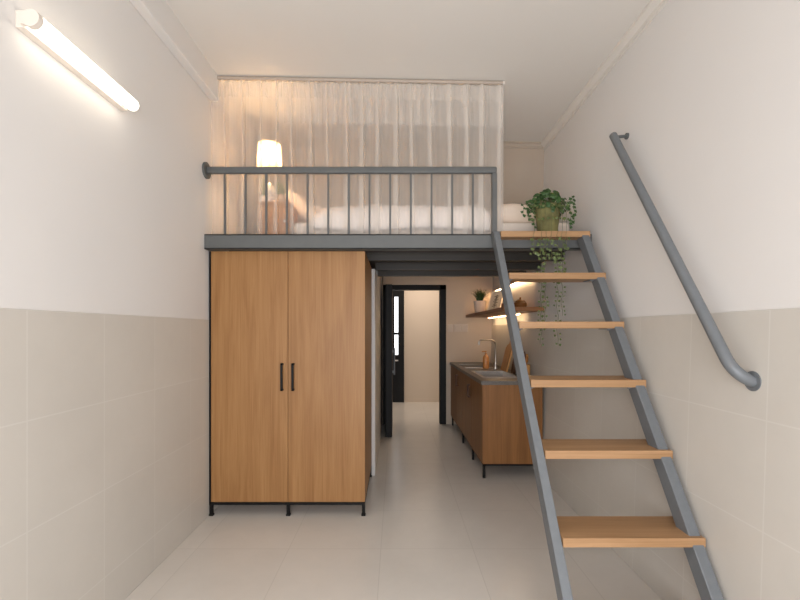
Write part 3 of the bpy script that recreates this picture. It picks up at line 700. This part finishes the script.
# vines that hang in the gap in front of the top tread, and shorter ones beside the pot
vy_ = ty - .010
vines = [(541, 347, 1), (545.5, 322, 1), (557.5, 346, 1), (562, 318, 1), (551, 262, 1), (566, 252, 1), (534, 256, 1)]
for x_px, yb_px, _ in vines:
    sV = F * U / vy_; x = X((x_px - 396) / sV); zbv = Z((330 - yb_px) / sV)
    ax = math.atan2(-1, (x - ix) * 3)
    p0 = Vector((ix + (x - ix) * .7, iy - .06, top_z + .01)); p1 = Vector((x, iy - .125, top_z - .03)); p2 = Vector((x + .004, vy_, tz - .01))
    pts = [p0, p0.lerp(p1, .5) + Vector((0, 0, .03)), p1, p1.lerp(p2, .5) + Vector((0, -.006, 0)), p2]
    z = tz - .03; n = 0
    while z > zbv:
        pts.append(Vector((x + .007 * math.sin(n * 1.3 + x * 30), vy_ + .003 * math.sin(n * .9), z))); z -= .035; n += 1
    b = NB(); tube(b, pts, .0016, 5); vo = obj('vine', b, M['stem'], t, smooth=True)
    b = NB()
    for i in range(2, len(pts)):
        p = pts[i]
        if abs(p.z - (tz - .02)) < .03: continue
        for sd in ((-1, 1) if rnd.random() < .45 else (rnd.choice((-1, 1)),)):
            leaf(b, p + Vector((sd * rnd.uniform(.012, .02), -.004, rnd.uniform(-.008, .008))), rnd.uniform(.011, .0165) * (.72 if p.z < tz - .4 else 1), Vector((rnd.uniform(-.5, .5), -1, .3)), rnd)
    obj('vine_leaves', b, M['leaf_y'], vo)
for x_px, y0_px, y1_px in ((526, 203, 222), (532, 200, 230), (568, 200, 230), (572, 198, 226), (522, 206, 218)):
    x = X((x_px - 396) / ps); za, zb_ = Z((330 - y0_px) / ps), Z((330 - y1_px) / ps)
    yv = iy - .03
    pts = [Vector((ix + (x - ix) * .45, yv, top_z + .005)), Vector((ix + (x - ix) * .8, yv, top_z + .02))]
    k = 0; z = za
    while z > max(zb_, tz + .01): pts.append(Vector((x + .006 * math.sin(k * 1.7), yv - .003 * k, z))); z -= .028; k += 1
    b = NB(); tube(b, pts, .0016, 5); vo = obj('vine', b, M['stem'], t, smooth=True); b = NB()
    for p in pts[1:]: leaf(b, p + Vector((rnd.uniform(-.012, .012), -.006, 0)), rnd.uniform(.013, .018), Vector((rnd.uniform(-.4, .4), -1, .4)), rnd)
    obj('vine_leaves', b, M['leaf'], vo)

# ------------------------------------------------------------------ wall tube lamp on the left
ly0, ly1 = D(380), D(275); lz = Z(.818)
t = thing('wall_tube_lamp', 'long glowing tube light fixed to the left wall', 'wall light', (WL, (ly0 + ly1) / 2, Z(.80)))
b = NB(); box(b, WL, X(-.985), ly0 + .012, ly1 + .02, Z(.803), Z(.850)); obj('housing', b, M['plastic'], t, bevel=.003)
b = NB(); rr = .031; lc = X(-.957)
tube(b, [(lc, ly0 + .012, lz), (lc, ly1 - .004, lz), (lc, ly1 + .008, lz), (lc, ly1 + .014, lz)], [rr, rr, rr * .9, rr * .5], 24); obj('diffuser', b, M['tube'], t, smooth=True)
b = NB(); tube(b, [(lc, ly0 - .010, lz), (lc, ly0 + .013, lz)], rr + .002, 24); box(b, X(-.986), lc, ly0 - .006, ly0 + .012, lz - .02, lz + .02); obj('end_cap', b, M['plastic'], t, smooth=True)
b = NB(); box(b, X(-.986), lc - rr * .9, ly1 - .03, ly1 - .01, lz - .015, lz + .015); obj('bracket', b, M['plastic'], t)

# ------------------------------------------------------------------ lights and camera
def area(name, loc, rot, sx, sy, power, rgb):
    l = bpy.data.lights.new(name, 'AREA'); l.shape = 'RECTANGLE'; l.size = sx; l.size_y = sy; l.energy = power; l.color = lin(rgb)[:3]
    o = bpy.data.objects.new(name, l); C.objects.link(o); o.location = loc; o.rotation_euler = rot; return o
def point(name, loc, power, rgb, r=.03):
    l = bpy.data.lights.new(name, 'POINT'); l.energy = power; l.color = lin(rgb)[:3]; l.shadow_soft_size = r
    o = bpy.data.objects.new(name, l); C.objects.link(o); o.location = loc; return o
area('window_daylight', (0, Y0 - .05, 1.3), (math.radians(90), 0, 0), 2.2, 2.0, 140, (248, 249, 255))
point('bedside_glow', (lx, ly, (zs0 + zs1) / 2), 16, (255, 206, 150), .04)
area('entry_fill_light', (.5, (YD + YF) / 2 + .1, 2.8), (0, 0, 0), .9, .9, 27, (255, 240, 226))  # unseen area light added to brighten the room beyond the door, no fitting
w = bpy.data.worlds.new('World'); sc.world = w; w.use_nodes = True
w.node_tree.nodes['Background'].inputs['Color'].default_value = (.8, .85, .9, 1); w.node_tree.nodes['Background'].inputs['Strength'].default_value = .4

cam = bpy.data.cameras.new('camera'); co = bpy.data.objects.new('camera', cam); C.objects.link(co)
co.location = (0, 0, U); co.rotation_euler = (math.radians(90), 0, 0)
cam.sensor_width = 36; cam.lens = 36 * F / 800; cam.clip_start = .02
cam.shift_x = 4 / 800; cam.shift_y = 30 / 800
sc.camera = co
sc.view_settings.view_transform = 'Standard'; sc.view_settings.look = 'None'; sc.view_settings.gamma = 1; sc.view_settings.exposure = -.06
sc.cycles.max_bounces = 10; sc.cycles.diffuse_bounces = 6; sc.cycles.transparent_max_bounces = 16
